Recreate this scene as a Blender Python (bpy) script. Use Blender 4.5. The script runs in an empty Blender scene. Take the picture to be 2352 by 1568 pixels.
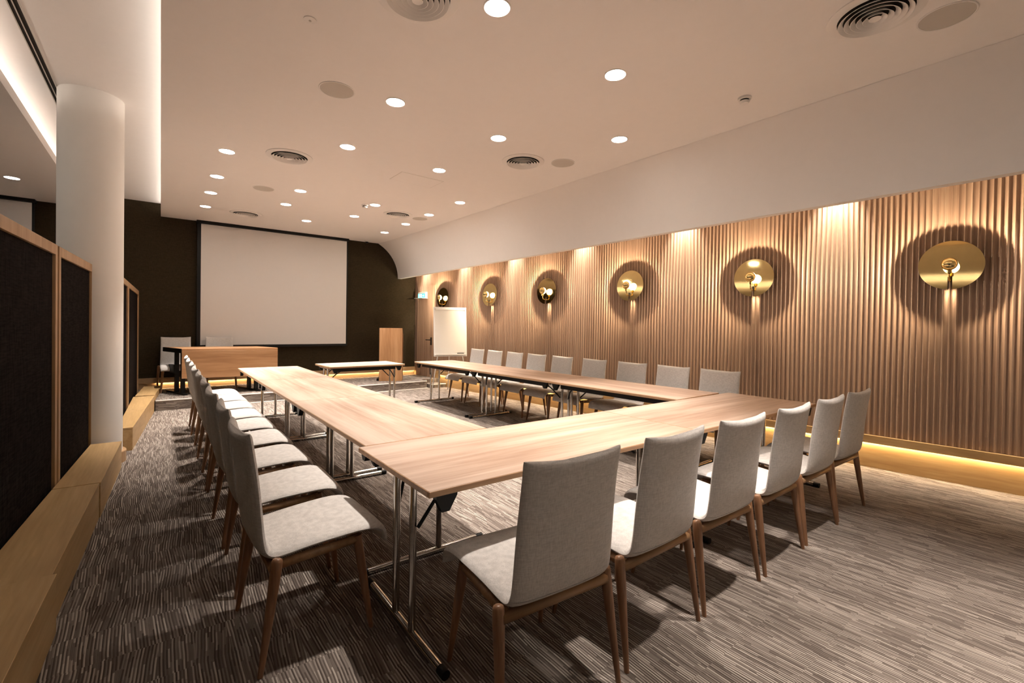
import bpy, bmesh, math, random
from mathutils import Vector, Matrix
random.seed(7)
SC = bpy.context.scene
COL = SC.collection
PI = math.pi

# ------------------------------------------------------------------ materials
def newmat(name):
    m = bpy.data.materials.new(name); m.use_nodes = True
    nt = m.node_tree; nt.nodes.clear()
    out = nt.nodes.new('ShaderNodeOutputMaterial')
    b = nt.nodes.new('ShaderNodeBsdfPrincipled')
    nt.links.new(b.outputs[0], out.inputs[0])
    return m, nt, b
def nd(nt, t, **kw):
    n = nt.nodes.new(t)
    for k, v in kw.items(): setattr(n, k, v)
    return n
def math_n(nt, op, a, b=None, c=None):
    n = nt.nodes.new('ShaderNodeMath'); n.operation = op
    for i, v in enumerate((a, b, c)):
        if v is None: continue
        if isinstance(v, (int, float)): n.inputs[i].default_value = v
        else: nt.links.new(v, n.inputs[i])
    return n.outputs[0]
def ramp(nt, fac, stops):
    r = nt.nodes.new('ShaderNodeValToRGB')
    while len(r.color_ramp.elements) < len(stops): r.color_ramp.elements.new(0.5)
    for e, (p, c) in zip(r.color_ramp.elements, stops):
        e.position = p; e.color = (*c, 1)
    nt.links.new(fac, r.inputs[0]); return r.outputs[0]
def bump(nt, b, h, strength=.3, dist=.002):
    n = nt.nodes.new('ShaderNodeBump'); n.inputs['Strength'].default_value = strength
    n.inputs['Distance'].default_value = dist
    nt.links.new(h, n.inputs['Height']); nt.links.new(n.outputs[0], b.inputs['Normal'])
def plain(name, col, rough=.5, metal=0., noise=0., spec=.5):
    m, nt, b = newmat(name)
    b.inputs['Roughness'].default_value = rough; b.inputs['Metallic'].default_value = metal
    b.inputs['Specular IOR Level'].default_value = spec
    tc = nd(nt, 'ShaderNodeTexCoord'); no = nd(nt, 'ShaderNodeTexNoise')
    no.inputs['Scale'].default_value = 14; no.inputs['Detail'].default_value = 3
    nt.links.new(tc.outputs['Object'], no.inputs[0])
    k = max(noise, .006)
    c = ramp(nt, no.outputs[0], [(.3, tuple(x*(1-k) for x in col)), (.7, tuple(min(1, x*(1+k)) for x in col))])
    nt.links.new(c, b.inputs['Base Color'])
    return m
def wood(name, dark, mid, light, axis=0, rough=.42, scale=1.0, contrast=1.0, spec=.5, stave=0., wob=.6, along=.55):
    """long grain running along the object's own axis"""
    m, nt, b = newmat(name)
    tc = nd(nt, 'ShaderNodeTexCoord'); mp = nd(nt, 'ShaderNodeMapping')
    s = [9*scale]*3; s[axis] = along*scale
    mp.inputs['Scale'].default_value = s
    nt.links.new(tc.outputs['Object'], mp.inputs[0])
    n1 = nd(nt, 'ShaderNodeTexNoise'); n1.inputs['Scale'].default_value = 1.6; n1.inputs['Detail'].default_value = 5
    n1.inputs['Distortion'].default_value = wob
    n2 = nd(nt, 'ShaderNodeTexNoise'); n2.inputs['Scale'].default_value = 9; n2.inputs['Detail'].default_value = 4
    nt.links.new(mp.outputs[0], n1.inputs[0]); nt.links.new(mp.outputs[0], n2.inputs[0])
    f = math_n(nt, 'ADD', math_n(nt, 'MULTIPLY', n1.outputs[0], .7), math_n(nt, 'MULTIPLY', n2.outputs[0], .3))
    if stave:
        sp = nd(nt, 'ShaderNodeSeparateXYZ'); nt.links.new(tc.outputs['Object'], sp.inputs[0])
        o = [0, 1, 2]; o.remove(axis); ax2 = o[0]
        row = math_n(nt, 'FLOOR', math_n(nt, 'DIVIDE', sp.outputs[ax2], stave))
        wn = nd(nt, 'ShaderNodeTexWhiteNoise', noise_dimensions='1D'); nt.links.new(row, wn.inputs['W'])
        f = math_n(nt, 'ADD', f, math_n(nt, 'MULTIPLY', math_n(nt, 'SUBTRACT', wn.outputs[0], .5), .13))
    c = ramp(nt, f, [(.5-.16/contrast, dark), (.5, mid), (.5+.16/contrast, light)])
    nt.links.new(c, b.inputs['Base Color'])
    b.inputs['Roughness'].default_value = rough; b.inputs['Specular IOR Level'].default_value = spec
    bump(nt, b, n2.outputs[0], .12, .001)
    return m
def fabric(name, col, var=.12, scale=420, rough=.95, sheen=.12):
    m, nt, b = newmat(name)
    tc = nd(nt, 'ShaderNodeTexCoord')
    mp = nd(nt, 'ShaderNodeMapping'); mp.inputs['Scale'].default_value = (scale, scale, scale*.12)
    mq = nd(nt, 'ShaderNodeMapping'); mq.inputs['Scale'].default_value = (scale*.12, scale*.12, scale)
    a = nd(nt, 'ShaderNodeTexNoise'); a.inputs['Scale'].default_value = 1
    c = nd(nt, 'ShaderNodeTexNoise'); c.inputs['Scale'].default_value = 1
    nt.links.new(tc.outputs['Object'], mp.inputs[0]); nt.links.new(tc.outputs['Object'], mq.inputs[0])
    nt.links.new(mp.outputs[0], a.inputs[0]); nt.links.new(mq.outputs[0], c.inputs[0])
    f = math_n(nt, 'MULTIPLY', math_n(nt, 'ADD', a.outputs[0], c.outputs[0]), .5)
    r = ramp(nt, f, [(.35, tuple(x*(1-var) for x in col)), (.65, tuple(min(1, x*(1+var)) for x in col))])
    nt.links.new(r, b.inputs['Base Color']); b.inputs['Roughness'].default_value = rough
    b.inputs['Specular IOR Level'].default_value = .15
    b.inputs['Sheen Weight'].default_value = sheen
    if not sheen: b.inputs['Specular IOR Level'].default_value = .02
    bump(nt, b, f, .25, .001)
    return m
def emit(name, col, strength):
    m = bpy.data.materials.new(name); m.use_nodes = True
    nt = m.node_tree; nt.nodes.clear()
    o = nt.nodes.new('ShaderNodeOutputMaterial'); e = nt.nodes.new('ShaderNodeEmission')
    e.inputs[0].default_value = (*col, 1); e.inputs[1].default_value = strength
    nt.links.new(e.outputs[0], o.inputs[0]); return m
def carpet(name):
    """short yarn dashes running along the room, in random tones, in square tiles"""
    m, nt, b = newmat(name)
    tc = nd(nt, 'ShaderNodeTexCoord'); no = nd(nt, 'ShaderNodeTexNoise')
    no.inputs['Scale'].default_value = 2.6; no.inputs['Detail'].default_value = 2
    nt.links.new(tc.outputs['Object'], no.inputs[0])
    sp = nd(nt, 'ShaderNodeSeparateXYZ'); nt.links.new(tc.outputs['Object'], sp.inputs[0])
    x = math_n(nt, 'ADD', sp.outputs[0], math_n(nt, 'MULTIPLY', math_n(nt, 'SUBTRACT', no.outputs[0], .5), .016))
    # side areas of tiles where the dashes lean a little
    tile = nd(nt, 'ShaderNodeTexWhiteNoise', noise_dimensions='2D')
    cx = math_n(nt, 'FLOOR', math_n(nt, 'DIVIDE', sp.outputs[0], .125)); cy = math_n(nt, 'FLOOR', math_n(nt, 'DIVIDE', sp.outputs[1], .25))
    cb = nd(nt, 'ShaderNodeCombineXYZ'); nt.links.new(cx, cb.inputs[0]); nt.links.new(cy, cb.inputs[1]); nt.links.new(cb.outputs[0], tile.inputs[0])
    lean = math_n(nt, 'MULTIPLY', math_n(nt, 'SUBTRACT', tile.outputs[0], .5), .16)
    x = math_n(nt, 'ADD', x, math_n(nt, 'MULTIPLY', math_n(nt, 'FRACT', math_n(nt, 'DIVIDE', sp.outputs[1], .25)), math_n(nt, 'MULTIPLY', lean, .25)))
    W = .0062
    xi = math_n(nt, 'FLOOR', math_n(nt, 'DIVIDE', x, W)); xf = math_n(nt, 'FRACT', math_n(nt, 'DIVIDE', x, W))
    w1 = nd(nt, 'ShaderNodeTexWhiteNoise', noise_dimensions='1D'); nt.links.new(xi, w1.inputs['W'])
    yy = math_n(nt, 'ADD', math_n(nt, 'DIVIDE', sp.outputs[1], .135), math_n(nt, 'MULTIPLY', w1.outputs[0], 7.3))
    yi = math_n(nt, 'FLOOR', yy)
    c2 = nd(nt, 'ShaderNodeCombineXYZ'); nt.links.new(xi, c2.inputs[0]); nt.links.new(yi, c2.inputs[1])
    w2 = nd(nt, 'ShaderNodeTexWhiteNoise', noise_dimensions='2D'); nt.links.new(c2.outputs[0], w2.inputs[0])
    par = math_n(nt, 'ABSOLUTE', math_n(nt, 'MODULO', xi, 2.0))
    tone = math_n(nt, 'ADD', math_n(nt, 'MULTIPLY', w2.outputs[0], .56), math_n(nt, 'MULTIPLY', par, .44))
    col = ramp(nt, tone, [(0., (.075, .060, .052)), (.32, (.115, .094, .081)), (.52, (.19, .160, .140)), (.72, (.30, .262, .232)), (1., (.49, .44, .39))])
    # light blotches tile to tile
    mx = nd(nt, 'ShaderNodeMix', data_type='RGBA', blend_type='MULTIPLY'); mx.inputs[0].default_value = .35
    tr = ramp(nt, tile.outputs[0], [(0, (.72, .70, .69)), (1, (1, 1, 1))])
    nt.links.new(col, mx.inputs[6]); nt.links.new(tr, mx.inputs[7])
    nt.links.new(mx.outputs[2], b.inputs['Base Color'])
    b.inputs['Roughness'].default_value = 1; b.inputs['Specular IOR Level'].default_value = .05
    ridge = math_n(nt, 'SUBTRACT', .5, math_n(nt, 'ABSOLUTE', math_n(nt, 'SUBTRACT', xf, .5)))
    h = math_n(nt, 'ADD', math_n(nt, 'MULTIPLY', ridge, .8), w2.outputs[0])
    bump(nt, b, h, .5, .003)
    return m

M = {}
M['ceiling'] = plain('ceiling_paint', (.90, .865, .84), .9, spec=.2)
M['wall'] = plain('wall_paint', (.80, .77, .72), .9, spec=.2)
M['column'] = plain('column_paint', (.84, .81, .77), .8, spec=.2)
M['darkwall'] = fabric('dark_wall_cloth', (.040, .030, .018), .25, 160, sheen=0)
M['carpet'] = carpet('carpet_dashes')
M['table'] = wood('table_oak', (.385, .255, .185), (.50, .365, .283), (.60, .465, .378), 0, .38, .8, 1.0, stave=.11)
M['tedge'] = wood('table_edge_oak', (.42, .24, .13), (.52, .32, .18), (.60, .40, .25), 0, .45)
M['desk'] = wood('desk_oak', (.34, .165, .07), (.44, .235, .11), (.53, .31, .16), 0, .45, .8)
M['lect'] = wood('lectern_oak', (.34, .165, .07), (.44, .235, .11), (.53, .31, .16), 2, .45, .8)
M['oaky'] = wood('bench_oak', (.42, .265, .11), (.52, .34, .155), (.60, .42, .21), 1, .45, .7)
M['oakz'] = wood('frame_oak', (.34, .20, .09), (.44, .27, .14), (.52, .34, .19), 2, .45, .8)
M['oakx'] = wood('stage_oak', (.36, .225, .11), (.46, .30, .16), (.55, .38, .22), 0, .45, .7)
M['slat'] = wood('slat_oak', (.26, .160, .108), (.34, .220, .152), (.42, .290, .205), 2, .5, 2.2, .9, wob=0., along=.08)
M['leg'] = wood('chair_walnut', (.17, .080, .040), (.245, .122, .062), (.32, .17, .09), 2, .32, 2)
M['rail'] = wood('chair_rail_walnut', (.21, .11, .05), (.29, .16, .075), (.36, .21, .105), 1, .35, 2)
M['cloth'] = fabric('chair_cloth', (.62, .595, .572), .16, 260)
M['acoustic'] = fabric('acoustic_cloth', (.014, .011, .010), .6, 90, sheen=0)
M['chrome'] = plain('chrome', (.62, .60, .57), .14, 1.)
M['black'] = plain('black_plastic', (.006, .006, .006), .45, spec=.25)
M['blackm'] = plain('black_steel', (.008, .008, .008), .4, .2, spec=.3)
M['brass'] = plain('polished_brass', (.80, .63, .29), .05, 1., .03)
M['brassd'] = plain('brass_rod', (.55, .36, .13), .25, 1.)
M['white'] = plain('white_lacquer', (.68, .67, .66), .4)
M['paper'] = plain('flipchart_paper', (.64, .63, .61), .7)
M['screen'] = plain('screen_sheet', (.74, .71, .69), .85, spec=.1)
M['grille'] = plain('speaker_grille', (.60, .56, .51), .8, spec=.1)
M['vent'] = plain('vent_white', (.86, .83, .80), .5)
M['dark'] = plain('vent_dark', (.02, .016, .012), .9)
M['nosing'] = plain('nosing_alu', (.86, .83, .78), .4, .15)
M['lamp'] = emit('downlight_glow', (1., .93, .82), 30.)
M['bulb'] = emit('bulb_glow', (1., .80, .48), 9.)
_nt = M['bulb'].node_tree; _tr = _nt.nodes.new('ShaderNodeBsdfTransparent'); _mx = _nt.nodes.new('ShaderNodeMixShader')
_mx.inputs[0].default_value = .35; _o = _nt.nodes['Material Output']; _e = _nt.nodes['Emission']
_nt.links.new(_tr.outputs[0], _mx.inputs[1]); _nt.links.new(_e.outputs[0], _mx.inputs[2]); _nt.links.new(_mx.outputs[0], _o.inputs[0])
M['led'] = emit('plinth_led', (1., .76, .44), 32.)
M['cove'] = emit('cove_led', (1., .88, .77), 4.2)
M['green'] = emit('exit_glow', (.05, .75, .62), 2.2)
M['signw'] = emit('exit_figure', (.75, 1., .95), 2.6)

# ------------------------------------------------------------------ mesh helpers
def box(bm, x0, x1, y0, y1, z0, z1, mtx=None, bev=0., seg=2):
    r = bmesh.ops.create_cube(bm, size=1)
    vs = r['verts']
    for v in vs:
        v.co = Vector(((x0+x1)/2 + v.co.x*(x1-x0), (y0+y1)/2 + v.co.y*(y1-y0), (z0+z1)/2 + v.co.z*(z1-z0)))
    if bev:
        es = list({e for v in vs for e in v.link_edges})
        r2 = bmesh.ops.bevel(bm, geom=es, offset=bev, segments=seg, affect='EDGES', profile=.5)
        vs = list({v for f in r2['faces'] for v in f.verts} | {v for v in vs if v.is_valid})
    if mtx is not None: bmesh.ops.transform(bm, matrix=mtx, verts=[v for v in vs if v.is_valid])
    return bm
def tube(bm, pts, rad, n=12, cap=True):
    """round bar through points; rad is one radius or one for each point"""
    pts = [Vector(p) for p in pts]
    if not isinstance(rad, (list, tuple)): rad = [rad]*len(pts)
    rings = []
    up = None
    for i, p in enumerate(pts):
        t = (pts[min(i+1, len(pts)-1)] - pts[max(i-1, 0)]).normalized()
        if up is None:
            up = Vector((0, 0, 1)) if abs(t.z) < .9 else Vector((1, 0, 0))
        a = t.cross(up).normalized(); up = a.cross(t).normalized()
        rings.append([bm.verts.new(p + (a*math.cos(2*PI*k/n) + up*math.sin(2*PI*k/n))*rad[i]) for k in range(n)])
    for r0, r1 in zip(rings, rings[1:]):
        for k in range(n): bm.faces.new((r0[k], r0[(k+1) % n], r1[(k+1) % n], r1[k]))
    if cap:
        bm.faces.new(rings[0][::-1]); bm.faces.new(rings[-1])
    return bm
def lathe(bm, prof, n=40, closed=False, axis='z'):
    """prof: list of (radius, height)"""
    rings = []
    for r, h in prof:
        ring = []
        for k in range(n):
            a = 2*PI*k/n; c, s = math.cos(a)*r, math.sin(a)*r
            ring.append(bm.verts.new((c, s, h) if axis == 'z' else (h, c, s)))
        rings.append(ring)
    for r0, r1 in zip(rings, rings[1:]):
        for k in range(n): bm.faces.new((r0[k], r0[(k+1) % n], r1[(k+1) % n], r1[k]))
    if closed:
        r0, r1 = rings[-1], rings[0]
        for k in range(n): bm.faces.new((r0[k], r0[(k+1) % n], r1[(k+1) % n], r1[k]))
    else:
        if prof[0][0] > 1e-5: bm.faces.new(rings[0][::-1])
        if prof[-1][0] > 1e-5: bm.faces.new(rings[-1])
    bmesh.ops.remove_doubles(bm, verts=bm.verts[:], dist=1e-6)
    return bm
def extrude_poly(bm, poly, z0, z1):
    a = [bm.verts.new((x, y, z0)) for x, y in poly]; b = [bm.verts.new((x, y, z1)) for x, y in poly]
    n = len(poly)
    bm.faces.new(a[::-1]); bm.faces.new(b)
    for i in range(n): bm.faces.new((a[i], a[(i+1) % n], b[(i+1) % n], b[i]))
    return bm
def obj(name, bm, mat, parent=None, smooth=False, sub=0, angle=None):
    bmesh.ops.recalc_face_normals(bm, faces=bm.faces[:])
    me = bpy.data.meshes.new(name); bm.to_mesh(me); bm.free()
    mats = mat if isinstance(mat, (list, tuple)) else [mat]
    for m in mats: me.materials.append(m)
    if smooth or angle:
        for p in me.polygons: p.use_smooth = True
        if angle:
            me.set_sharp_from_angle(angle=math.radians(angle))
    o = bpy.data.objects.new(name, me); COL.objects.link(o)
    if parent: o.parent = parent
    if sub:
        md = o.modifiers.new('sub', 'SUBSURF'); md.levels = sub; md.render_levels = sub
    return o
def tag(o, label, cat, group=None):
    o['label'] = label; o['category'] = cat
    if group: o['group'] = group
    return o
def thing(name, label, cat, loc=(0, 0, 0), rz=0., group=None):
    o = bpy.data.objects.new(name, None); COL.objects.link(o)
    o.empty_display_size = .1
    o.location = loc; o.rotation_euler = (0, 0, rz)
    return tag(o, label, cat, group)
def struct(name, bm, mat, **k):
    o = obj(name, bm, mat, **k); o['kind'] = 'structure'; return o
KIDS = {}
def kids(o): return [c for c in bpy.data.objects if c.parent is o]
def dup(root, loc, rz, label, group):
    r = root.copy(); COL.objects.link(r); r.location = loc; r.rotation_euler = (0, 0, rz)
    tag(r, label, root['category'], group)
    def cp(src, dst):
        for ch in kids_of[src.name]:
            c = ch.copy(); COL.objects.link(c); c.parent = dst
            if ch.name in kids_of: cp(ch, c)
    cp(root, r)
    return r
kids_of = {}
def freeze(root):
    def rec(o):
        k = kids(o)
        if k or o is root: kids_of[o.name] = k
        for c in k: rec(c)
    rec(root)
def lamp_spot(parent, loc, target, watt, size, blend, radius, col, name='lamp'):
    l = bpy.data.lights.new(name, 'SPOT'); l.energy = watt; l.spot_size = math.radians(size)
    l.spot_blend = blend; l.shadow_soft_size = radius; l.color = col
    o = bpy.data.objects.new(name, l); COL.objects.link(o); o.parent = parent
    o.location = loc
    d = (Vector(target)-Vector(loc)).normalized()
    o.rotation_euler = d.to_track_quat('-Z', 'Y').to_euler()
    return o

# ------------------------------------------------------------------ room numbers
CZ = 3.32            # main ceiling
RZ = 3.554           # raised ceiling strip
WN, WF = Vector((5.95, .45, 0)), Vector((5.07, 10.65, 0))      # slatted wall line
WD = (WF-WN).normalized()
NRM = Vector((-WD.y, WD.x, 0))                                 # into the room
if NRM.x > 0: NRM = -NRM
WROT = math.atan2(NRM.y, NRM.x)
def wx(y): return WN.x + (y-WN.y)*(WF.x-WN.x)/(WF.y-WN.y)
def wpt(y, n=0., z=0.):
    p = Vector((wx(y), y, 0)) + NRM*n; return Vector((p.x, p.y, z))
BY = 10.65
YN = -2.6
STZ = .16
def lx(y): return -.384 + (y-2.85)*.031 if y < 6.1 else -.238 + (y-6.34)*.0634                       # front line of the low benches
def px_(y): return -.600 + (y-4.0)*.0495 if y < 6.1 else -.372 + (y-6.4)*.0175                       # face of the partition panels

# floor, stage ---------------------------------------------------------------
bm = bmesh.new(); box(bm, -6, 6.5, YN, BY+.1, -.1, 0); struct('floor', bm, M['carpet'])
def sf(x): return 9.03 + (x+.1)*.05       # stage front edge
bm = bmesh.new()
extrude_poly(bm, [(lx(9.0)+.004, sf(-.06)), (4.72, sf(4.72)), (4.72, 9.55), (wx(9.55), 9.55), (wx(BY), BY), (lx(BY)+.004, BY)], 0, STZ)
t = thing('stage', 'low carpeted stage platform with pale metal edge along the dark back wall', 'stage')
obj('platform', bm, M['carpet'], t)
bm = bmesh.new(); box(bm, 0.001, STZ-.011, 0, 4.78, -.008, -.001)
_x = Vector((1, .05, 0)).normalized(); _z = Vector((-.05, 1, 0)).normalized()
ro = obj('riser', bm, M['carpet'], t)
_m = Matrix((Vector((0, 0, 1)), _x, _z)).transposed().to_4x4(); _m.translation = Vector((-.058, sf(-.058), 0)); ro.matrix_local = _m
bm = bmesh.new()
for z0, z1, x0, x1, o in ((STZ-.010, STZ+.0015, -.055, 4.72, .014),):
    a = [(x0, sf(x0)-o), (x1, sf(x1)-o), (x1, sf(x1)+.035), (x0, sf(x0)+.035)]
    extrude_poly(bm, a, z0, z1)
obj('edge_trim', bm, M['nosing'], t)
bm = bmesh.new()
extrude_poly(bm, [(.75, sf(.75)-.055), (4.72, sf(4.72)-.055), (4.72, sf(4.72)-.001), (.75, sf(.75)-.001)], 0.0, .012)
obj('base_trim', bm, M['nosing'], t)
bm = bmesh.new()
extrude_poly(bm, [(4.78, 9.2), (wx(9.2)-.04, 9.2), (wx(9.54)-.04, 9.54), (4.78, 9.54)], 0, .08)
t = thing('step', 'small low carpeted step beside the stage at the slatted door', 'step')
obj('tread', bm, M['carpet'], t)
bm = bmesh.new(); extrude_poly(bm, [(4.77, 9.185), (wx(9.2)-.04, 9.185), (wx(9.2)-.04, 9.215), (4.77, 9.215)], .07, .086)
obj('edge_trim', bm, M['nosing'], t)

# back wall -------------------------------------------------------------------
bm = bmesh.new(); box(bm, -6, 5.6, BY+.03, BY+.15, 0, RZ+.05)
struct('wall_back', bm, M['wall'])
bm = bmesh.new(); box(bm, -6, wx(BY)+.1, BY-.001, BY+.03, .36, RZ+.05)
struct('trim_1', bm, M['darkwall'])
bm = bmesh.new(); box(bm, -6, wx(BY), BY-.03, BY+.03, .285, .36, bev=.002); box(bm, -6, wx(BY), BY-.030, BY-.025, .264, .287)
o = struct('trim_2', bm, M['oakx'])
bm = bmesh.new(); box(bm, -6, wx(BY)+.02, BY-.001, BY+.03, STZ, .285)
struct('baseboard_back', bm, M['oakx'])
bm = bmesh.new(); box(bm, -.06, wx(BY)-.03, BY-.022, BY-.012, .272, .2852)
tag(obj('led_strip', bm, M['led']), 'warm glowing light strip under the rail of the dark back wall', 'light strip')

# slatted wall ----------------------------------------------------------------
def slats(bm, y0, y1, z0, z1, n0=0., pitch=.045, w=.0045, d=.0115):
    """fluted sheet: concave flutes between thin ridges"""
    p0, p1 = wpt(y0), wpt(y1); L = (p1-p0).length; k = int(L/pitch)
    prof = [(0, 0)]
    for i in range(k):
        s = i*pitch
        prof += [(s+.0005, d), (s+w, d)]
        for j in range(1, 8): prof.append((s+w+(pitch-w)*j/8, d*(1-math.sin(PI*j/8)**.75)))
    prof.append((L, 0))
    a, b = [], []
    dirv = (p1-p0).normalized()
    for s, n in prof:
        q = p0 + dirv*s + NRM*(n+n0)
        a.append(bm.verts.new((q.x, q.y, z0))); b.append(bm.verts.new((q.x, q.y, z1)))
    for i in range(len(prof)-1): bm.faces.new((a[i], a[i+1], b[i+1], b[i]))
    # backing
    q0, q1 = p0-NRM*.1, p1-NRM*.1
    c = [bm.verts.new((q.x, q.y, z)) for q in (q0, q1) for z in (z0, z1)]
    bm.faces.new((c[0], c[1], c[3], c[2]))
    bm.faces.new([a[0], b[0], c[1], c[0]]); bm.faces.new([a[-1], c[2], c[3], b[-1]])
    bm.faces.new(a + [c[2], c[0]]); bm.faces.new(b[::-1] + [c[1], c[3]])
    return bm
def wslab(bm, y0, y1, n0, n1, z0, z1):
    pts = [wpt(y0, n0), wpt(y1, n0), wpt(y1, n1), wpt(y0, n1)]
    extrude_poly(bm, [(p.x, p.y) for p in pts], z0, z1); return bm
YD0, YD1 = 9.72, 10.56          # hidden door in the slatted wall
bm = bmesh.new(); slats(bm, YN, BY+.02, .335, CZ, 0)
struct('wall_right', bm, M['slat'])
bm = bmesh.new(); wslab(bm, YN, 9.52, 0.0, .048, .275, .335); wslab(bm, YN, 9.52, .042, .048, .256, .276); struct('trim_3', bm, M['oaky'])
bm = bmesh.new(); wslab(bm, YN, 9.52, -.1, .012, 0, .335); struct('baseboard_right', bm, M['oaky'])
bm = bmesh.new(); wslab(bm, 9.52, BY, -.1, -.0, STZ, .335); struct('trim_4', bm, M['oaky'])
bm = bmesh.new(); wslab(bm, YN, 9.5, .024, .036, .262, .2752)
tag(obj('led_strip', bm, M['led']), 'warm glowing light strip under the rail of the slatted wall', 'light strip')
d1 = bmesh.new(); slats(d1, YD0, YD1, STZ+.01, 2.35, .012)
d1 = struct('door_1', d1, M['slat'])
bm = bmesh.new()
p = wpt(9.93, .03, 1.05)
def wbox(bm, y, s0, s1, n0, n1, z0, z1):
    c = wpt(y); q = [c+WD*s0+NRM*n0, c+WD*s1+NRM*n0, c+WD*s1+NRM*n1, c+WD*s0+NRM*n1]
    extrude_poly(bm, [(v.x, v.y) for v in q], z0, z1)
wbox(bm, 9.84, -.02, .02, .034, .046, .93, 1.11)
wbox(bm, 9.84, -.011, .011, .046, .10, 1.04, 1.062)
wbox(bm, 9.84, -.011, .15, .086, .10, 1.04, 1.062)
obj('door_handle', bm, M['black'], d1)
# near wall and far left wall (behind and beside the camera)
bm = bmesh.new(); box(bm, -6.1, 6.5, YN-.1, YN, 0, RZ+.05); struct('wall_front', bm, M['wall'])
bm = bmesh.new(); box(bm, -6.1, -6, YN, BY+.1, 0, CZ+.1); struct('wall_left', bm, M['wall'])

# ceilings ---------------------------------------------------------------------
bm = bmesh.new(); box(bm, -.01, 6.5, YN, BY, CZ, CZ+.085); struct('ceiling', bm, M['ceiling'])
bm = bmesh.new(); box(bm, -6.1, -1.04, YN, BY, CZ, CZ+.095); struct('ceiling_left', bm, M['ceiling'])
bm = bmesh.new()
box(bm, -1.30, .22, YN, BY, RZ, RZ+.06); box(bm, .17, .22, YN, BY, CZ+.085, RZ); box(bm, -1.30, -1.25, YN, BY, CZ+.095, RZ)
struct('ceiling_raised', bm, M['ceiling'])
bm = bmesh.new(); box(bm, .07, .10, YN+.1, BY-.05, CZ+.086, CZ+.10)
tag(obj('cove_light', bm, M['cove']), 'hidden glowing strip along the main ceiling edge by the round column', 'light strip')
bm = bmesh.new(); box(bm, -1.17, -1.14, YN+.1, BY-.05, CZ+.096, CZ+.11)
tag(obj('cove_light', bm, M['cove']), 'hidden glowing strip along the left ceiling edge past the slot vent', 'light strip')
# curved bulkhead above the slatted wall
def softprof(y):
    k = (BY-y)/10.2; c = 4.09 + .29*max(0., k)**.6; xt = 4.60 + .10*k; t0 = math.radians(26)
    out = []
    for i in range(13):
        t = t0 + (PI/2-t0)*i/12
        out.append((c+(xt-c)*(math.sin(t)-math.sin(t0))/(1-math.sin(t0)), 2.52+.80*math.cos(t)/math.cos(t0)))
    out[0] = (c, CZ+.003); return out
bm = bmesh.new()
rings = []
for y in (YN, 0, 2, 4, 6, 7.5, 8.5, 9.4, 10.1, BY):
    p = softprof(y)
    outer = [(x, z) for x, z in p] + [(p[-1][0]+.085, p[-1][1])] + [(x+.09, min(z+.02, CZ)) for x, z in p[-2:3:-1]] + [(p[2][0]+.10, CZ), (p[0][0], CZ+.0)]
    rings.append([bm.verts.new((x, y, z)) for x, z in outer])
for a, b in zip(rings, rings[1:]):
    for i in range(len(a)): bm.faces.new((a[i], a[(i+1) % len(a)], b[(i+1) % len(a)], b[i]))
bm.faces.new(rings[0][::-1]); bm.faces.new(rings[-1])
bmesh.ops.remove_doubles(bm, verts=bm.verts[:], dist=1e-4)
struct('trim_5', bm, M['ceiling'], angle=40)

# column ----------------------------------------------------------------------
t = thing('column', 'round white plastered column standing between the dark partition panels', 'column', (-.54, 6.03, 0))
bm = bmesh.new(); lathe(bm, [(.243, .08), (.243, RZ)], 72); obj('shaft', bm, M['column'], t, angle=40)
bm = bmesh.new(); lathe(bm, [(.272, 0), (.272, .105), (.266, .111), (.2, .111)], 72); obj('base_ring', bm, M['oakz'], t, angle=40)

# partition panels and benches ---------------------------------------------------
def panel(y0, y1, label, back=0.):
    a, b = Vector((px_(y0)-back, y0, 0)), Vector((px_(y1)-back, y1, 0))
    L = (b-a).length; rz = math.atan2(b.y-a.y, b.x-a.x)-PI/2
    t = thing('partition_panel', label, 'partition', a, rz, 'acoustic partition panels on the left')
    H, T = 1.92, .07
    bm = bmesh.new()
    box(bm, -T, 0, 0, .055, 0, H, bev=.002); box(bm, -T, 0, L-.055, L, 0, H, bev=.002)
    box(bm, -T, 0, .055, L-.055, H-.07, H, bev=.002); box(bm, -T, 0, .055, L-.055, 0, .08)
    obj('frame', bm, M['oakz'], t)
    bm = bmesh.new(); box(bm, -T+.018, -.018, .055, L-.055, .08, H-.07)
    obj('fabric_panel', bm, M['acoustic'], t)
panel(-1.2, 4.50, 'large oak framed partition panel in dark cloth, nearest the viewer')
panel(4.545, 5.84, 'oak framed dark cloth partition panel just in front of the column')
panel(6.36, 8.03, 'oak framed dark cloth partition panel mostly hidden behind the column')
panel(8.07, 10.3, 'oak framed dark cloth partition panel ending at the stage')
def bench(y0, y1, label, proud=0., h=.25):
    ox, oy = lx(y0)+proud, y0
    t = thing('bench_box', label, 'bench', (ox, oy, 0), 0, 'low oak boxes along the partition')
    def quad(f, y1b, z0, z1):
        bm = bmesh.new()
        P = [(lx(y0)+proud-f, y0), (lx(y1b)+proud-f, y1b), (px_(y1b)+.003, y1b), (px_(y0)+.003, y0)]
        extrude_poly(bm, [(a-ox, b-oy) for a, b in P], z0, z1); return bm
    obj('body', quad(.002, y1-.006, 0, h-.022), M['oaky'], t)
    bm = quad(0, y1-.006, h-.02, h)
    bmesh.ops.bevel(bm, geom=bm.edges[:], offset=.002, segments=1, affect='EDGES'); obj('top_board', bm, M['oaky'], t)
bench(.0, 2.852, 'low oak box bench nearest the viewer, in the bottom left corner', .022, .268)
bench(2.87, 4.345, 'low oak box bench in front of the large partition panel')
bench(4.352, 5.74, 'low oak box bench ending at the round column', .006)
bench(6.42, 7.66, 'low oak box bench just beyond the round column')
bench(7.665, 8.98, 'low oak box bench ending at the carpeted stage front')
bm = bmesh.new()
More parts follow.
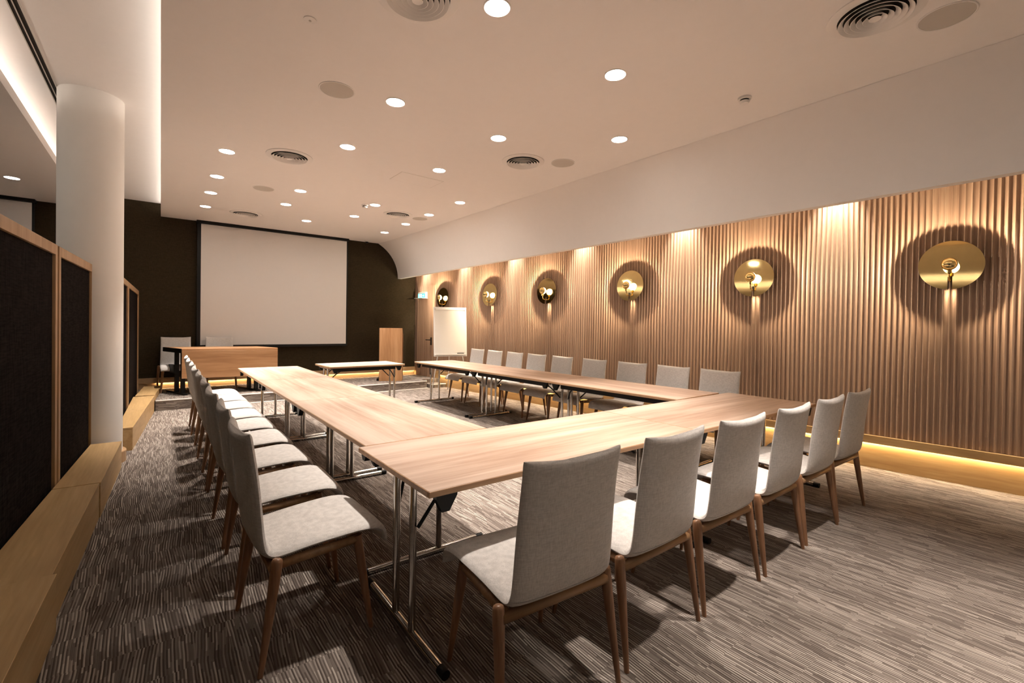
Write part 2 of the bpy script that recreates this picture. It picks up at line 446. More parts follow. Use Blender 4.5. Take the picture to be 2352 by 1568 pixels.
t = thing('bench_box', 'narrow low oak box lying on the left end of the stage by the wall', 'bench', (lx(9.06)-.002, 9.06, 0), -.0634, 'low oak boxes along the partition')
box(bm, -.24, .0, .0, 1.26, 0, .25, bev=.002); obj('body', bm, M['oaky'], t)

# ------------------------------------------------------------------ projection screens
def screen(x0, x1, label):
    t = thing('projection_screen', label, 'screen', ((x0+x1)/2, BY-.09, 0), 0, 'projection screens on the dark wall')
    w = (x1-x0)/2
    zt, zb = 3.262, .955
    bm = bmesh.new(); box(bm, -w-.06, w+.03, -.006, .0, zb-.02, zt+.03); obj('black_border', bm, M['black'], t)
    bm = bmesh.new(); box(bm, -w, w, -.010, -.0062, zb, zt); obj('white_sheet', bm, M['screen'], t)
    bm = bmesh.new(); box(bm, -w-.07, w+.04, -.05, .09, zt+.005, CZ, bev=.002); obj('case', bm, M['black'], t)
    bm = bmesh.new(); box(bm, -w-.08, w+.02, -.02, .012, zb-.055, zb-.012, bev=.005); obj('bottom_bar', bm, M['black'], t)
screen(.60, 3.33, 'large white projection screen in black surround behind the desk')
screen(-4.4, -1.65, 'second white projection screen beyond the partition, top edge only visible')

# ------------------------------------------------------------------ chair
def loft(stations, T, nv=15, cap0=True, cap1=True):
    """stations: (x, z, halfwidth, wing, rise).  closed padded shell"""
    bm = bmesh.new(); rings = []
    n = len(stations)
    nor = []
    for i in range(n):
        a, b = stations[max(i-1, 0)], stations[min(i+1, n-1)]
        t = Vector((b[0]-a[0], b[1]-a[1])).normalized(); nor.append(Vector((t.y, -t.x)))
    def ring(i, sc=1., shift=0.):
        x, z, hw, wing, rise = stations[i]; nn = nor[i]
        top, bot = [], []
        tt = Vector((-nn.y, nn.x))
        for k in range(nv):
            v = -1 + 2*k/(nv-1)
            v = math.sin(v*PI/2)
            e = max(0., 1-abs(v)**7)**.5
            th = T*.5*e*sc
            cx, cz = x + wing*v*v + tt.x*shift, z + rise*v*v + tt.y*shift
            top.append((cx - nn.x*th, v*hw, cz - nn.y*th)); bot.append((cx + nn.x*th, v*hw, cz + nn.y*th))
        return [bm.verts.new(p) for p in top] + [bm.verts.new(p) for p in bot[-2:0:-1]]
    if cap0:
        rings.append(ring(0, .45, -T*.42)); rings.append(ring(0, .82, -T*.27))
    for i in range(n): rings.append(ring(i))
    if cap1:
        rings.append(ring(n-1, .82, T*.27)); rings.append(ring(n-1, .45, T*.42))
    for a, b in zip(rings, rings[1:]):
        m = len(a)
        for k in range(m): bm.faces.new((a[k], a[(k+1) % m], b[(k+1) % m], b[k]))
    for r in (rings[0][::-1], rings[-1]):
        m = len(r); h = (m+2)//2
        top = r[:h] if r is rings[-1] else None
        bm.faces.new(r)
    return bm
def spline(pts, n):
    out = []
    P = [pts[0]] + pts + [pts[-1]]
    for i in range(1, len(P)-2):
        for k in range(n):
            t = k/n; p0, p1, p2, p3 = P[i-1], P[i], P[i+1], P[i+2]
            out.append(tuple(.5*(2*b + (c-a)*t + (2*a-5*b+4*c-d)*t*t + (3*b-a-3*c+d)*t**3) for a, b, c, d in zip(p0, p1, p2, p3)))
    out.append(pts[-1]); return out
CH = [(.292, .398, .243, 0, 0), (.283, .428, .246, 0, 0), (.255, .452, .248, 0, 0), (.19, .464, .248, 0, .002), (.08, .460, .244, 0, .004), (-.04, .450, .238, 0, .006),
      (-.13, .440, .235, 0, .006), (-.185, .441, .233, .002, .004), (-.222, .468, .232, .008, .002), (-.240, .53, .230, .014, 0),
      (-.252, .62, .228, .018, 0), (-.262, .71, .226, .02, .002), (-.273, .80, .224, .02, .006), (-.285, .88, .223, .02, .010), (-.293, .924, .225, .02, .016)]
SP = spline(CH, 3)
TH = .040
CUT = 24
def make_chair(label, cat='chair'):
    t = thing('conference_chair', label, cat)
    obj('seat', loft(SP[:CUT+1], TH, cap1=False), M['cloth'], t, angle=50)
    obj('backrest', loft(SP[CUT:], TH, cap0=False), M['cloth'], t, angle=50)
    bm = bmesh.new()
    for s in (-1, 1):
        tube(bm, [(.165, s*.205, .415), (-.185, s*.222, .404)], .020, 10)
    tube(bm, [(-.186, -.245, .400), (-.186, .245, .400)], .022, 10)
    tube(bm, [(.165, -.21, .412), (.165, .21, .412)], .02, 10)
    obj('seat_frame', bm, M['rail'], t, smooth=True)
    for s in (-1, 1):
        bm = bmesh.new()
        tube(bm, [(-.176, s*.252, .446), (-.177, s*.2525, .442), (-.179, s*.253, .432), (-.184, s*.2545, .39), (-.208, s*.263, .22), (-.240, s*.274, 0)], [.011, .018, .0215, .0222, .018, .0105], 14)
        obj('leg', bm, M['leg'], t, angle=60)
        bm = bmesh.new()
        tube(bm, [(.165, s*.205, .432), (.178, s*.212, .34), (.20, s*.224, .18), (.225, s*.238, 0)], [.022, .0215, .017, .0105], 14)
        obj('leg', bm, M['leg'], t, angle=60)
    return t
chair0 = make_chair('x'); freeze(chair0)
used = [False]
def put_chair(x, y, rz, label, group, z=0):
    if not used[0]:
        used[0] = True
        chair0.location = (x, y, z); chair0.rotation_euler = (0, 0, rz); tag(chair0, label, 'chair', group); return chair0
    return dup(chair0, (x, y, z), rz, label, group)
ORD = ['first', 'second', 'third', 'fourth', 'fifth', 'sixth', 'seventh', 'eighth', 'ninth']
ORDF = lambda i, n: 'nearest' if i == 0 else ('farthest' if i == n-1 else ORD[i]+' from the viewer')
g = 'chairs along the near table'
for i, x in enumerate((1.19, 1.785, 2.395, 3.01, 3.63, 4.24)):
    lab = ['nearest light grey chair seen from behind at the front table', 'second grey chair from the left seen from behind at the front table',
           'third grey chair from the left seen from behind at the front table', 'fourth grey chair from the left seen from behind at the front table',
           'fifth grey chair from the left seen from behind at the front table', 'rightmost grey chair seen from behind at the front table, nearest the slatted wall'][i]
    put_chair(x, 1.425 + (0, .0, .0, .0, .01, .02)[i], PI/2 + math.radians((-4, 1, -1, 1, 0, -1)[i]), lab, g)
g = 'chairs along the left tables'
for i, y in enumerate((2.30, 2.95, 3.60, 4.22, 4.83, 5.42, 6.02, 6.63, 7.22)):
    put_chair(.552+(0, .004, -.004, .003, 0, 0, .004, 0, 0)[i], y, math.radians((1.5, -1, 1, 0, -1, 1, 0, 1, 0)[i]),
              'grey chair in the row left of the tables, '+ORDF(i, 9), g)
g = 'chairs along the slatted wall'
for i, y in enumerate((2.62, 3.215, 3.80, 4.47, 5.12, 5.72, 6.31, 6.90, 7.49)):
    put_chair(4.62, y, PI + math.radians((1, -2, 2, -1, 0, 1, -1, 1, 0)[i]),
              'grey chair in the row before the slatted wall, '+ORDF(i, 9), g)
g = 'chairs behind the stage desk'
put_chair(.235, 10.17, -PI/2+.04, 'grey chair on the stage behind the desk, left one against the dark wall', g, STZ)
put_chair(.90, 10.17, -PI/2, 'grey chair on the stage behind the desk, right one before the screen', g, STZ)

# ------------------------------------------------------------------ folding table
def make_table(L, W, label, H=.74, off=0., top='table', rin=.095):
    """origin at the centre of the floor footprint, length along x"""
    t = thing('folding_table', label, 'table')
    l, w = L/2-.001, W/2-.001
    bm = bmesh.new()
    box(bm, -l+.004, l-.004, -w+.004, w-.004, H-.012, H)
    obj('tabletop', bm, M[top], t)
    bm = bmesh.new()
    # rounded wooden lipping all round
    def bar(x0, x1, y0, y1): box(bm, x0, x1, y0, y1, H-.027, H-.0008, bev=.004)
    bar(-l, l, -w, -w+.012); bar(-l, l, w-.012, w); bar(-l, -l+.012, -w+.012, w-.012); bar(l-.012, l, -w+.012, w-.012)
    box(bm, -l+.012, l-.012, -w+.012, w-.012, H-.027, H-.0125)
    obj('edge_lipping', bm, M['tedge'], t)
    bm = bmesh.new()
    for s in (-1, 1): box(bm, -l+.13, l-.13, s*(w-rin)-.011, s*(w-rin)+.011, H-.088, H-.0275, bev=.002)
    obj('under_rail', bm, M['blackm'], t)
    for sx in (-1, 1):
        x = sx*(l-.055)
        bm = bmesh.new()
        for s in (-1, 1):
            tube(bm, [(x, s*.088+off*1.3, .036), (x, s*.088+off*1.3, H-.052)], .0175, 14)
        tube(bm, [(x, -w+.09, H-.043), (x, w-.09, H-.043)], .0145, 12)
        lg = obj('leg', bm, M['chrome'], t, angle=40)
        bm = bmesh.new(); tube(bm, [(x, -w+off, .02), (x, w+off, .02)], .0185, 12)
        obj('foot_bar', bm, M['chrome'], lg, angle=40)
        for s in (-1, 1):
            bm = bmesh.new(); tube(bm, [(x, s*(w+.006)+off, .02), (x, s*(w-.04)+off, .02)], .0198, 12); obj('foot_cap', bm, M['black'], lg, angle=40)
            bm = bmesh.new()
            tube(bm, [(x-sx*.012, s*.112+off*1.3, .50), (x-sx*.10, s*.17, .605), (x-sx*.23, s*.235, H-.034)], .0085, 8)
            obj('brace', bm, M['blackm'], lg, angle=40)
    for sx in (-1, 1):
        for sy in (-1, 1):
            bm = bmesh.new()
            cx, cy = sx*(l-.045), sy*(w-.040)
            pr = [(0, -.0275), (-.10, -.0275), (-.098, -.045), (-.062, -.105), (-.028, -.105), (-.002, -.05)]
            a = [bm.verts.new((cx + sx*q[0]*-1*-1 if False else cx+sx*q[0]*1., cy-sy*.0-.017, H+q[1])) for q in pr]
            b = [bm.verts.new((cx+sx*q[0], cy+.017, H+q[1])) for q in pr]
            bm.faces.new(a); bm.faces.new(b[::-1])
            for i in range(len(pr)): bm.faces.new((a[i], a[(i+1) % len(pr)], b[(i+1) % len(pr)], b[i]))
            obj('corner_block', bm, M['black'], t)
    return t
LT = 1.735
tl = make_table(LT, .80, 'x'); freeze(tl)
def put_table(src, first, x, y, rz, label, group, z=0):
    if first: src.location = (x, y, z); src.rotation_euler = (0, 0, rz); tag(src, label, 'table', group)
    else: dup(src, (x, y, z), rz, label, group)
for i, w in enumerate(('near', 'middle', 'far')):
    put_table(tl, i == 0, 1.285, 2.455+LT*(i+.5), PI/2, w+' folding table of three in the left row', 'folding tables of the left row')
for i, w in enumerate(('near', 'middle', 'far')):
    put_table(tl, False, 4.235-.0366*LT*(i+.5), 2.475+LT*(i+.5), PI/2+.0366, w+' folding table of three in the right row by the slatted wall', 'folding tables of the right row')
tn = make_table(1.95, .82, 'x', off=-.05, rin=.17); freeze(tn)
put_table(tn, True, .845+.975, 2.04, 0, 'left folding table of the front pair, nearest corner with chrome legs', 'front folding tables')
put_table(tn, False, .845+2.925, 2.04, 0, 'right folding table of the front pair, toward the slatted wall', 'front folding tables')
ts = make_table(1.24, .74, 'small folding table standing alone across the far open end', .74)
ts.location = (2.655, 7.62, 0); ts.rotation_euler = (0, 0, math.radians(2.5)); ts['group'] = 'far small table'
del ts['group']

# desk on the stage ---------------------------------------------------------------
t = thing('stage_desk', 'long oak fronted desk with black legs on the stage before the screen', 'desk', (.28, 9.44, STZ), math.radians(-4))
L, W, H, SH = 1.44, .72, .785, -.40
SHM = Matrix(((1, SH, 0, 0), (0, 1, 0, 0), (0, 0, 1, 0), (0, 0, 0, 1)))     # slanted plan
bm = bmesh.new(); box(bm, 0, L, 0, W, H-.028, H, SHM, bev=.004); obj('tabletop', bm, M['desk'], t)
bm = bmesh.new(); box(bm, .004, L-.004, -.022, -.002, H-.50, H-.03, bev=.002); obj('front_panel', bm, M['desk'], t)
for x in (.055, L-.30):
    bm = bmesh.new()
    for y in (.10, .34): box(bm, x-.026, x+.026, y-.022, y+.022, .03, H-.03, SHM)
    box(bm, x-.03, x+.03, .0, W-.05, 0, .032, SHM); box(bm, x-.02, x+.02, .03, W-.03, H-.08, H-.03, SHM)
    obj('leg', bm, M['blackm'], t)
bm = bmesh.new(); box(bm, .13, L-.13, .05, .08, H-.09, H-.03, SHM); box(bm, .13, L-.13, W-.08, W-.05, H-.09, H-.03, SHM)
box(bm, -.012, .0, .0, W, H-.075, H-.0, SHM)
obj('under_rail', bm, M['blackm'], t)
bm = bmesh.new(); box(bm, -.02, .03, .25, .45, .36, .50, SHM); obj('cable_box', bm, M['black'], t)

# lectern ----------------------------------------------------------------------------
t = thing('lectern', 'tall plain oak lectern at the right end of the stage', 'lectern', (4.03, 9.66, STZ), math.radians(-27))
bm = bmesh.new(); box(bm, -.245, .245, -.02, .0, .0, 1.165, bev=.002); obj('front_panel', bm, M['lect'], t)
for s in (-1, 1):
    bm = bmesh.new(); x = s*.235
    prof2 = [(0, 0), (.36, 0), (.36, 1.02), (0, 1.15)]
    a = [bm.verts.new((x-.01, q[0], q[1])) for q in prof2]; b = [bm.verts.new((x+.01, q[0], q[1])) for q in prof2]
    bm.faces.new(a); bm.faces.new(b[::-1])
    for i in range(4): bm.faces.new((a[i], a[(i+1) % 4], b[(i+1) % 4], b[i]))
    obj('side_panel', bm, M['lect'], t)
bm = bmesh.new(); box(bm, -.225, .225, 0, .36, 1.0, 1.02, Matrix.Translation((0, 0, .12)) @ Matrix.Rotation(-.33, 4, 'X')); obj('reading_board', bm, M['lect'], t)
bm = bmesh.new(); box(bm, -.225, .225, .01, .34, .55, .57); obj('shelf', bm, M['lect'], t)
bm = bmesh.new(); box(bm, -.30, -.246, .02, .34, 0, .05, bev=.004); obj('foot', bm, M['blackm'], t)

# flipchart ----------------------------------------------------------------------------
t = thing('flipchart_easel', 'white flipchart board on thin tripod legs before the slatted wall', 'flipchart', (4.81, 8.40, 0), math.radians(-14))
tilt = Matrix.Translation((0, 0, .755)) @ Matrix.Rotation(-.09, 4, 'X')
bm = bmesh.new(); box(bm, -.355, .355, -.018, 0, 0, 1.03, tilt, bev=.004); obj('board', bm, M['white'], t)
bm = bmesh.new(); box(bm, -.325, .325, -.024, -.019, .075, .965, tilt); obj('paper_pad', bm, M['paper'], t)
bm = bmesh.new(); box(bm, -.335, .335, -.045, -.018, .965, .995, tilt, bev=.006); obj('clamp_bar', bm, M['white'], t)
for x in (-.32, .32):
    bm = bmesh.new(); box(bm, x-.012, x+.012, -.055, -.046, .962, .998, tilt, bev=.002); obj('clamp_knob', bm, M['grille'], t)
bm = bmesh.new(); box(bm, -.33, .33, -.07, -.0, .03, .04, tilt); box(bm, -.33, .33, -.07, -.064, .04, .055, tilt); obj('pen_tray', bm, M['white'], t)
for s in (-1, 1):
    bm = bmesh.new(); tube(bm, [(s*.20, .03, 1.2), (s*.265, .02, .78), (s*.40, -.03, 0)], .011, 10); obj('leg', bm, M['white'], t, smooth=True)
bm = bmesh.new(); tube(bm, [(0, .05, 1.25), (.10, .52, .0)], .010, 10); obj('leg', bm, M['white'], t, smooth=True)
p = Matrix.Translation((4.81, 8.40, 0)) @ Matrix.Rotation(math.radians(-14), 4, 'Z') @ tilt
bm = bmesh.new(); box(bm, .14, .28, -.062, -.022, .042, .072, p, bev=.004)
tag(obj('board_eraser', bm, M['black']), 'small black eraser lying in the pen tray of the white flipchart', 'eraser')

# ------------------------------------------------------------------ sconces
def make_sconce():
    t = thing('wall_sconce', 'x', 'wall lamp')
    bm = bmesh.new(); lathe(bm, [(.045, .02), (.045, .034), (.04, .037)], 28, axis='x'); obj('wall_plate', bm, M['brassd'], t, angle=40)
    # disc facing the room with a slot cut upward from its lower rim
    R, D, sw, st = .226, .088, .016, -.105
    pts = []
    a0 = math.asin(sw/R)
    n = 72
    for k in range(n+1):
        a = -PI/2 + a0 + (2*PI-2*a0)*k/n; pts.append((math.cos(a)*R, math.sin(a)*R))
    pts += [(-sw, st), (sw, st)]
    bm = bmesh.new()
    f = [bm.verts.new((D, y, z)) for y, z in pts]; b = [bm.verts.new((D-.003, y, z)) for y, z in pts]
    bm.faces.new(f); bm.faces.new(b[::-1])
    for i in range(len(pts)): bm.faces.new((f[i], f[(i+1) % len(pts)], b[(i+1) % len(pts)], b[i]))
    bmesh.ops.rotate(bm, verts=bm.verts[:], cent=(D, 0, 0), matrix=Matrix.Rotation(math.radians(-4), 3, 'Y'))
    obj('reflector_disc', bm, M['brass'], t)
    bm = bmesh.new(); tube(bm, [(.03, 0, -.02), (.03, 0, -.13), (.045, 0, -.15), (D+.03, 0, -.15), (D+.081, 0, -.14), (D+.088, 0, -.115), (D+.088, 0, -.06)], .0065, 10)
    obj('arm', bm, M['brassd'], t, smooth=True)
    bm = bmesh.new(); tube(bm, [(D+.088, 0, -.085), (D+.088, 0, -.045)], .018, 16); obj('socket', bm, M['brassd'], t, angle=40)
    c = D+.088; r = .058
    prof = [(max(r*math.sin(PI*k/24), 0), c + -r*math.cos(PI*k/24)) for k in range(0, 14)]
    bm = bmesh.new(); lathe(bm, [(x if k else 0.0, h) for k, (x, h) in enumerate(prof)], 32, axis='x'); bu = obj('bulb', bm, M['bulb'], t, smooth=True)
    prof = [(r*1.01*math.sin(PI*k/24), c - r*1.01*math.cos(PI*k/24)) for k in range(13, 25)]
    bm = bmesh.new(); lathe(bm, prof, 32, axis='x'); obj('mirror_cap', bm, M['brass'], bu, smooth=True)
    l = bpy.data.lights.new('filament', 'POINT'); l.energy = 56; l.shadow_soft_size = .014; l.color = (1., .78, .52)
    lo = bpy.data.objects.new('filament', l); COL.objects.link(lo); lo.parent = t; lo.location = (D+.084, 0, 0)
    return t
sc = make_sconce(); freeze(sc)
ys = (.94, 2.655, 4.375, 6.07, 7.63, 9.30)
lab = ['round brass disc sconce on the slatted wall, nearest the viewer at far right', 'round brass disc sconce second from the right on the slatted wall',
       'round brass disc sconce third from the right on the slatted wall', 'round brass disc sconce fourth from the right on the slatted wall',
       'round brass disc sconce just right of the flipchart', 'round brass disc sconce half hidden behind the flipchart top']
for i, y in enumerate(ys):
    p = wpt(y, .003, 2.03); g = 'brass disc sconces on the slatted wall'
    if i == 0: sc.location = p; sc.rotation_euler = (0, 0, WROT); tag(sc, lab[0], 'wall lamp', g)
    else: dup(sc, p, WROT, lab[i], g)

# ------------------------------------------------------------------ downlights
WARM = (1., .88, .78)
def make_down():
    t = thing('downlight', 'x', 'ceiling light')
    bm = bmesh.new(); lathe(bm, [(.084, 0), (.084, -.004), (.078, -.006), (.074, -.003), (.074, 0)], 36, closed=True); obj('trim_ring', bm, M['vent'], t, angle=40)
    bm = bmesh.new(); lathe(bm, [(0, -.0008), (.0735, -.0008), (.0735, -.0030), (0, -.0030)], 36); obj('diffuser', bm, M['lamp'], t)
    lamp_spot(t, (0, 0, -.014), (0, 0, -1), 192, 62, .9, .05, WARM)
    return t
dl = make_down(); freeze(dl)
rows = [(.58, (6.09, 7.22, 8.18, 9.21)), (1.60, (2.29, 3.80, 5.08, 7.20, 8.17)), (2.16, (9.22,)), (2.73, (2.33, 3.85, 5.11, 7.25, 8.25)), (3.70, (3.09, 6.23, 7.27, 8.23, 9.27))]
rown = ['in the leftmost row', 'in the second row from the left', 'alone near the top of the screen', 'in the third row from the left', 'in the rightmost row']
first = True
for (x, yy), rn in zip(rows, rown):
    for i, y in enumerate(yy):
        n = len(yy)
        lab = 'glowing round ceiling downlight ' + rn + ('' if n == 1 else ', ' + ORDF(i, n))
        if first: dl.location = (x, y, CZ); tag(dl, lab, 'ceiling light', 'round ceiling downlights'); first = False
        else: dup(dl, (x, y, CZ), 0, lab, 'round ceiling downlights')
dup(dl, (-1.62, 9.14, CZ), 0, 'glowing round ceiling downlight left of the column, over the space beyond the partition', 'round ceiling downlights')
# two more of the same row just behind the viewer, out of the frame
for x, y in ((2.75, .75), (2.75, -.8), (1.6, -.8)):
    dup(dl, (x, y, CZ), 0, 'round ceiling downlight overhead behind the viewer, outside the picture', 'round ceiling downlights')
for i, (x, y) in enumerate(((-1.62, 5.4), (-2.9, 3.4), (-2.9, 6.6), (-4.3, 5.))):  # unseen lamps added as ambient fill spilling over the partition
    dup(dl, (x, y, CZ), 0, 'unseen fill downlight added over the space left of the partition, outside the picture', 'round ceiling downlights')
# grazing spots in the gap above the slatted wall
def make_graze():
    t = thing('wall_washer', 'x', 'spotlight')
    bm = bmesh.new(); lathe(bm, [(.035, 0), (.035, -.07), (.030, -.07), (.030, -.01)], 24); obj('housing', bm, M['vent'], t, angle=40)
    bm = bmesh.new(); lathe(bm, [(0, -.030), (.028, -.030), (.028, -.034), (0, -.034)], 24); obj('lens', bm, M['lamp'], t)
    lamp_spot(t, (0, 0, -.075), (-.12, 0, -1), 200, 54, 1., .02, (1., .86, .70))
    return t
gz = make_graze(); freeze(gz)
labs = ['hidden spotlight above the slatted wall, nearest the viewer', 'hidden spotlight above the slatted wall, second from the viewer', 'hidden spotlight above the slatted wall, third from the viewer',
        'hidden spotlight above the slatted wall, fourth from the viewer', 'hidden spotlight above the slatted wall, fifth from the viewer', 'hidden spotlight above the slatted wall, over the exit sign']
for i, y in enumerate((1.84, 3.57, 5.29, 6.93, 8.51, 10.04)):
    p = wpt(y, .13, 3.30)
    if i == 0: gz.location = p; gz.rotation_euler = (0, 0, WROT); tag(gz, labs[0], 'spotlight', 'spotlights in the wall gap')
    else: dup(gz, p, WROT, labs[i], 'spotlights in the wall gap')
dup(gz, wpt(.12, .13, 3.30), WROT, 'hidden spotlight above the slatted wall outside the picture', 'spotlights in the wall gap')

# ------------------------------------------------------------------ ceiling fittings
def make_vent():
    t = thing('ceiling_vent', 'x', 'vent')
    bm = bmesh.new(); lathe(bm, [(.245, 0), (.245, -.006), (.232, -.012), (.19, -.012), (.19, -.002), (.19, 0)], 56, closed=True); obj('rim', bm, M['vent'], t, angle=40)
    bm = bmesh.new(); lathe(bm, [(0, -.001), (.19, -.001), (.19, -.002), (0, -.002)], 40); obj('duct', bm, M['dark'], t)
    bm = bmesh.new()
    for k in range(5):
        r = .035 + .031*k
        b2 = bmesh.new()
        rr = [(r, -.012), (r+.024, -.030-.002*(4-k)), (r+.0265, -.029-.002*(4-k)), (r+.003, -.010)]
        v0 = len(bm.verts)
        lathe(b2, rr, 56, closed=True); me = bpy.data.meshes.new('tmp'); b2.to_mesh(me); b2.free(); bm.from_mesh(me); bpy.data.meshes.remove(me)
    b2 = bmesh.new(); lathe(b2, [(0, -.028), (.03, -.034), (.032, -.032), (0, -.02)], 40); me = bpy.data.meshes.new('tmp'); b2.to_mesh(me); b2.free(); bm.from_mesh(me); bpy.data.meshes.remove(me)
    obj('louvres', bm, M['vent'], t, angle=40)
    return t
vt = make_vent(); freeze(vt)
vl = [((3.42, .91), 'round louvred ceiling vent at top right near the corner of the picture'), ((1.18, 2.50), 'round louvred ceiling vent cut by the top edge of the picture'),
      ((3.34, 4.21), 'round louvred ceiling vent in the middle right of the ceiling'), ((1.17, 5.80), 'round louvred ceiling vent between the two left downlight rows'),
      ((3.27, 7.60), 'round louvred ceiling vent near the far right downlights'), ((1.18, 9.33), 'round louvred ceiling vent just above the projection screen')]
for i, ((x, y), l) in enumerate(vl):
    if i == 0: vt.location = (x, y, CZ); tag(vt, l, 'vent', 'round ceiling vents')
    else: dup(vt, (x, y, CZ), 0, l, 'round ceiling vents')
def make_spk():
    t = thing('ceiling_speaker', 'x', 'speaker')
    bm = bmesh.new(); lathe(bm, [(.140, 0), (.140, -.004), (.136, -.006), (.130, -.004), (.130, 0)], 48, closed=True); obj('rim', bm, M['vent'], t, angle=40)
    bm = bmesh.new(); lathe(bm, [(0, -.001), (.129, -.001), (.129, -.003), (0, -.006)], 48); obj('grille', bm, M['grille'], t)
    return t
sk = make_spk(); freeze(sk)
sl = [((3.78, .65), 'flat round ceiling speaker in the top right corner beside the vent'), ((1.14, 3.91), 'flat round ceiling speaker at upper left beside the second downlight row'),
      ((3.73, 3.95), 'flat round ceiling speaker right of the middle vent'), ((1.16, 7.43), 'flat round ceiling speaker toward the far left downlights'), ((3.71, 7.65), 'flat round ceiling speaker between the farthest right downlights')]
for i, ((x, y), l) in enumerate(sl):
    if i == 0: sk.location = (x, y, CZ); tag(sk, l, 'speaker', 'round ceiling speakers')
    else: dup(sk, (x, y, CZ), 0, l, 'round ceiling speakers')
def make_smoke():
    t = thing('smoke_detector', 'x', 'smoke detector')
    bm = bmesh.new(); lathe(bm, [(.052, 0), (.052, -.014), (.046, -.018), (.03, -.018)], 32); obj('base', bm, M['vent'], t, angle=40)
    bm = bmesh.new(); lathe(bm, [(.034, -.018), (.034, -.030)], 32); obj('mesh_ring', bm, M['dark'], t)
    bm = bmesh.new(); lathe(bm, [(.040, -.030), (.040, -.036), (.030, -.048), (0, -.051)], 32); obj('cap', bm, M['vent'], t, angle=40)
    return t
sm = make_smoke(); freeze(sm)
sm.location = (3.83, 1.89, CZ); tag(sm, 'small white smoke detector on the right of the ceiling', 'smoke detector', 'smoke detectors')
dup(sm, (2.60, 7.35, CZ), 0, 'small white smoke detector beside a far downlight', 'smoke detectors')
t = thing('junction_cover', 'small plain white round cap on the ceiling at upper left', 'ceiling cover', (.74, 3.12, CZ+.001))
bm = bmesh.new(); lathe(bm, [(.038, 0), (.038, -.006), (.030, -.009), (0, -.009)], 32); obj('cover', bm, M['vent'], t, angle=40)
bm = bmesh.new(); lathe(bm, [(0, -.009), (.008, -.009), (.008, -.012), (0, -.012)], 16); obj('screw', bm, M['grille'], t)
t = thing('access_hatch', 'flush square ceiling access hatch with thin dark gap', 'hatch', (2.69, 5.65, CZ+.0008), math.radians(1))
bm = bmesh.new(); box(bm, -.30, .30, -.19, .19, -.0015, 0); obj('gap', bm, M['grille'], t)
bm = bmesh.new(); box(bm, -.294, .294, -.184, .184, -.003, -.0); obj('lid', bm, M['ceiling'], t)
t = thing('security_camera', 'tiny white dome camera on the ceiling right of the screen', 'camera', (3.74, 10.42, CZ+.001))
bm = bmesh.new(); lathe(bm, [(.05, 0), (.05, -.03), (.044, -.035), (.034, -.035)], 28); obj('base', bm, M['vent'], t, angle=40)
bm = bmesh.new(); lathe(bm, [(.036*math.cos(a*PI/16), -.035-.036*math.sin(a*PI/16)) for a in range(9)], 28); obj('dome', bm, M['black'], t, smooth=True)
# long slot vent in the raised ceiling
t = thing('slot_vent', 'long narrow dark slot vent in the raised ceiling left of the column', 'vent', (-.81, 0, RZ))
bm = bmesh.new()
for x in (-.034, .028, -.006): box(bm, x, x+.006, YN+.1, BY-.3, -.008, 0)
obj('frame', bm, M['grille'], t)
bm = bmesh.new(); box(bm, -.028, .028, YN+.1, BY-.3, -.0015, -.0005); obj('slot', bm, M['dark'], t)

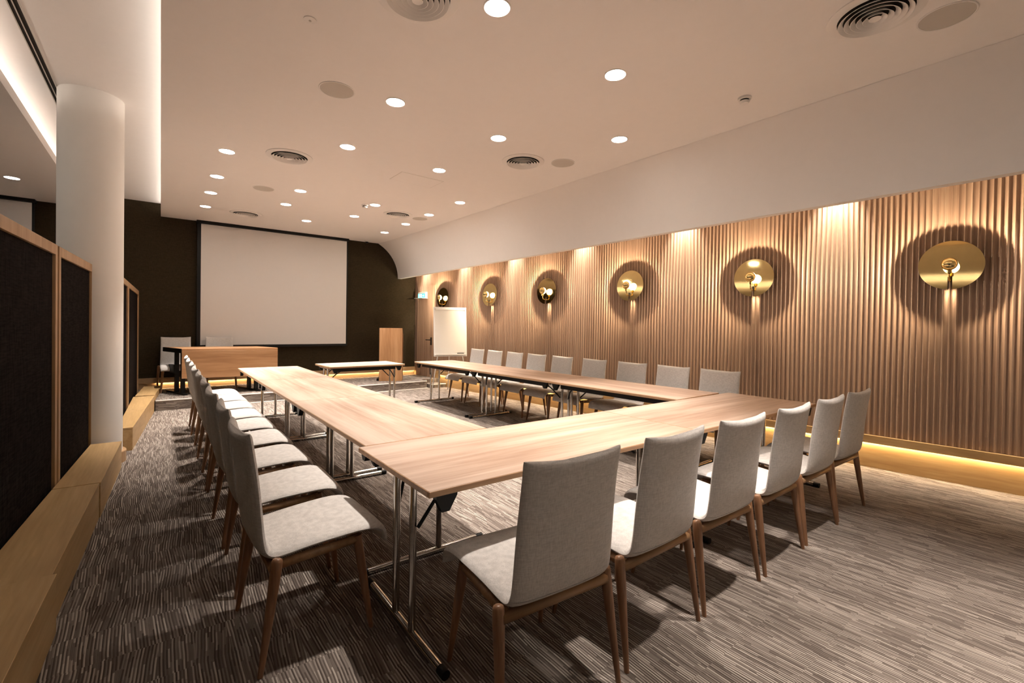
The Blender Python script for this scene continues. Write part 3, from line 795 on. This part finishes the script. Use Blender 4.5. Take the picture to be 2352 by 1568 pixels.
# ------------------------------------------------------------------ exit sign on the slatted wall
ey = 10.22
p = wpt(ey, .022, 2.04)
t = thing('exit_sign', 'small lit green exit sign box mounted high on the slatted wall', 'sign', p, WROT)
bm = bmesh.new(); box(bm, 0, .06, -.17, .17, .012, .155, bev=.004); obj('housing', bm, M['white'], t)
bm = bmesh.new(); box(bm, .0605, .063, -.155, .155, .02, .118); fc = obj('lit_face', bm, M['green'], t)
bm = bmesh.new()
X0, X1 = .0632, .0642
def q(y0, y1, z0, z1, rot=0):
    c = Vector(((X0+X1)/2, (y0+y1)/2, (z0+z1)/2))
    m = Matrix.Translation(c) @ Matrix.Rotation(rot, 4, 'X')
    box(bm, -(X1-X0)/2, (X1-X0)/2, -(y1-y0)/2, (y1-y0)/2, -(z1-z0)/2, (z1-z0)/2, m)
q(-.10, -.085, .095, .11); q(-.105, -.085, .06, .092, .35); q(-.125, -.095, .082, .088, .5); q(-.09, -.062, .078, .084, -.4)
q(-.125, -.098, .045, .052, .7); q(-.095, -.085, .028, .062, -.35); q(-.04, -.034, .028, .108); q(0.0, .006, .028, .108); q(-.04, .006, .104, .11)
q(.03, .10, .064, .074); q(.085, .12, .075, .082, -.7); q(.085, .12, .056, .063, .7)
obj('pictogram', bm, M['signw'], fc)
bm = bmesh.new(); box(bm, 0, .16, -.19, .19, 0, .011, bev=.003); obj('base_bar', bm, M['grille'], t)

# ------------------------------------------------------------------ world, camera, view
w = bpy.data.worlds.new('World'); SC.world = w; w.use_nodes = True
w.node_tree.nodes['Background'].inputs[0].default_value = (0.02, .018, .015, 1)
w.node_tree.nodes['Background'].inputs[1].default_value = .2
yaw, pitch, roll = [math.radians(a) for a in (37.38, -.60, .86)]
F = Vector((math.sin(yaw), math.cos(yaw), 0)); R = Vector((math.cos(yaw), -math.sin(yaw), 0)); U = Vector((0, 0, 1))
F2 = F*math.cos(pitch) + U*math.sin(pitch); U2 = U*math.cos(pitch) - F*math.sin(pitch)
R3 = R*math.cos(roll) + U2*math.sin(roll); U3 = U2*math.cos(roll) - R*math.sin(roll)
cam = bpy.data.cameras.new('camera'); co = bpy.data.objects.new('camera', cam); COL.objects.link(co)
mt = Matrix((R3, U3, -F2)).transposed().to_4x4(); mt.translation = Vector((0, 0, 1.40)); co.matrix_world = mt
cam.sensor_width = 36; cam.lens = 1056.3/2352*36; cam.shift_y = -(784-760.5)/2352
cam.clip_start = .02
SC.camera = co
SC.view_settings.view_transform = 'Standard'; SC.view_settings.look = 'None'
SC.view_settings.gamma = 1; SC.view_settings.exposure = 1.2; SC.view_settings.use_curve_mapping = False
c = SC.cycles
c.max_bounces = 4; c.diffuse_bounces = 3; c.glossy_bounces = 2; c.transparent_max_bounces = 4; c.use_adaptive_sampling = True; c.adaptive_threshold = .06; c.adaptive_min_samples = 16; c.caustics_reflective = False; c.caustics_refractive = False; c.sample_clamp_indirect = 6
c.use_denoising = True
bpy.context.view_layer.update()
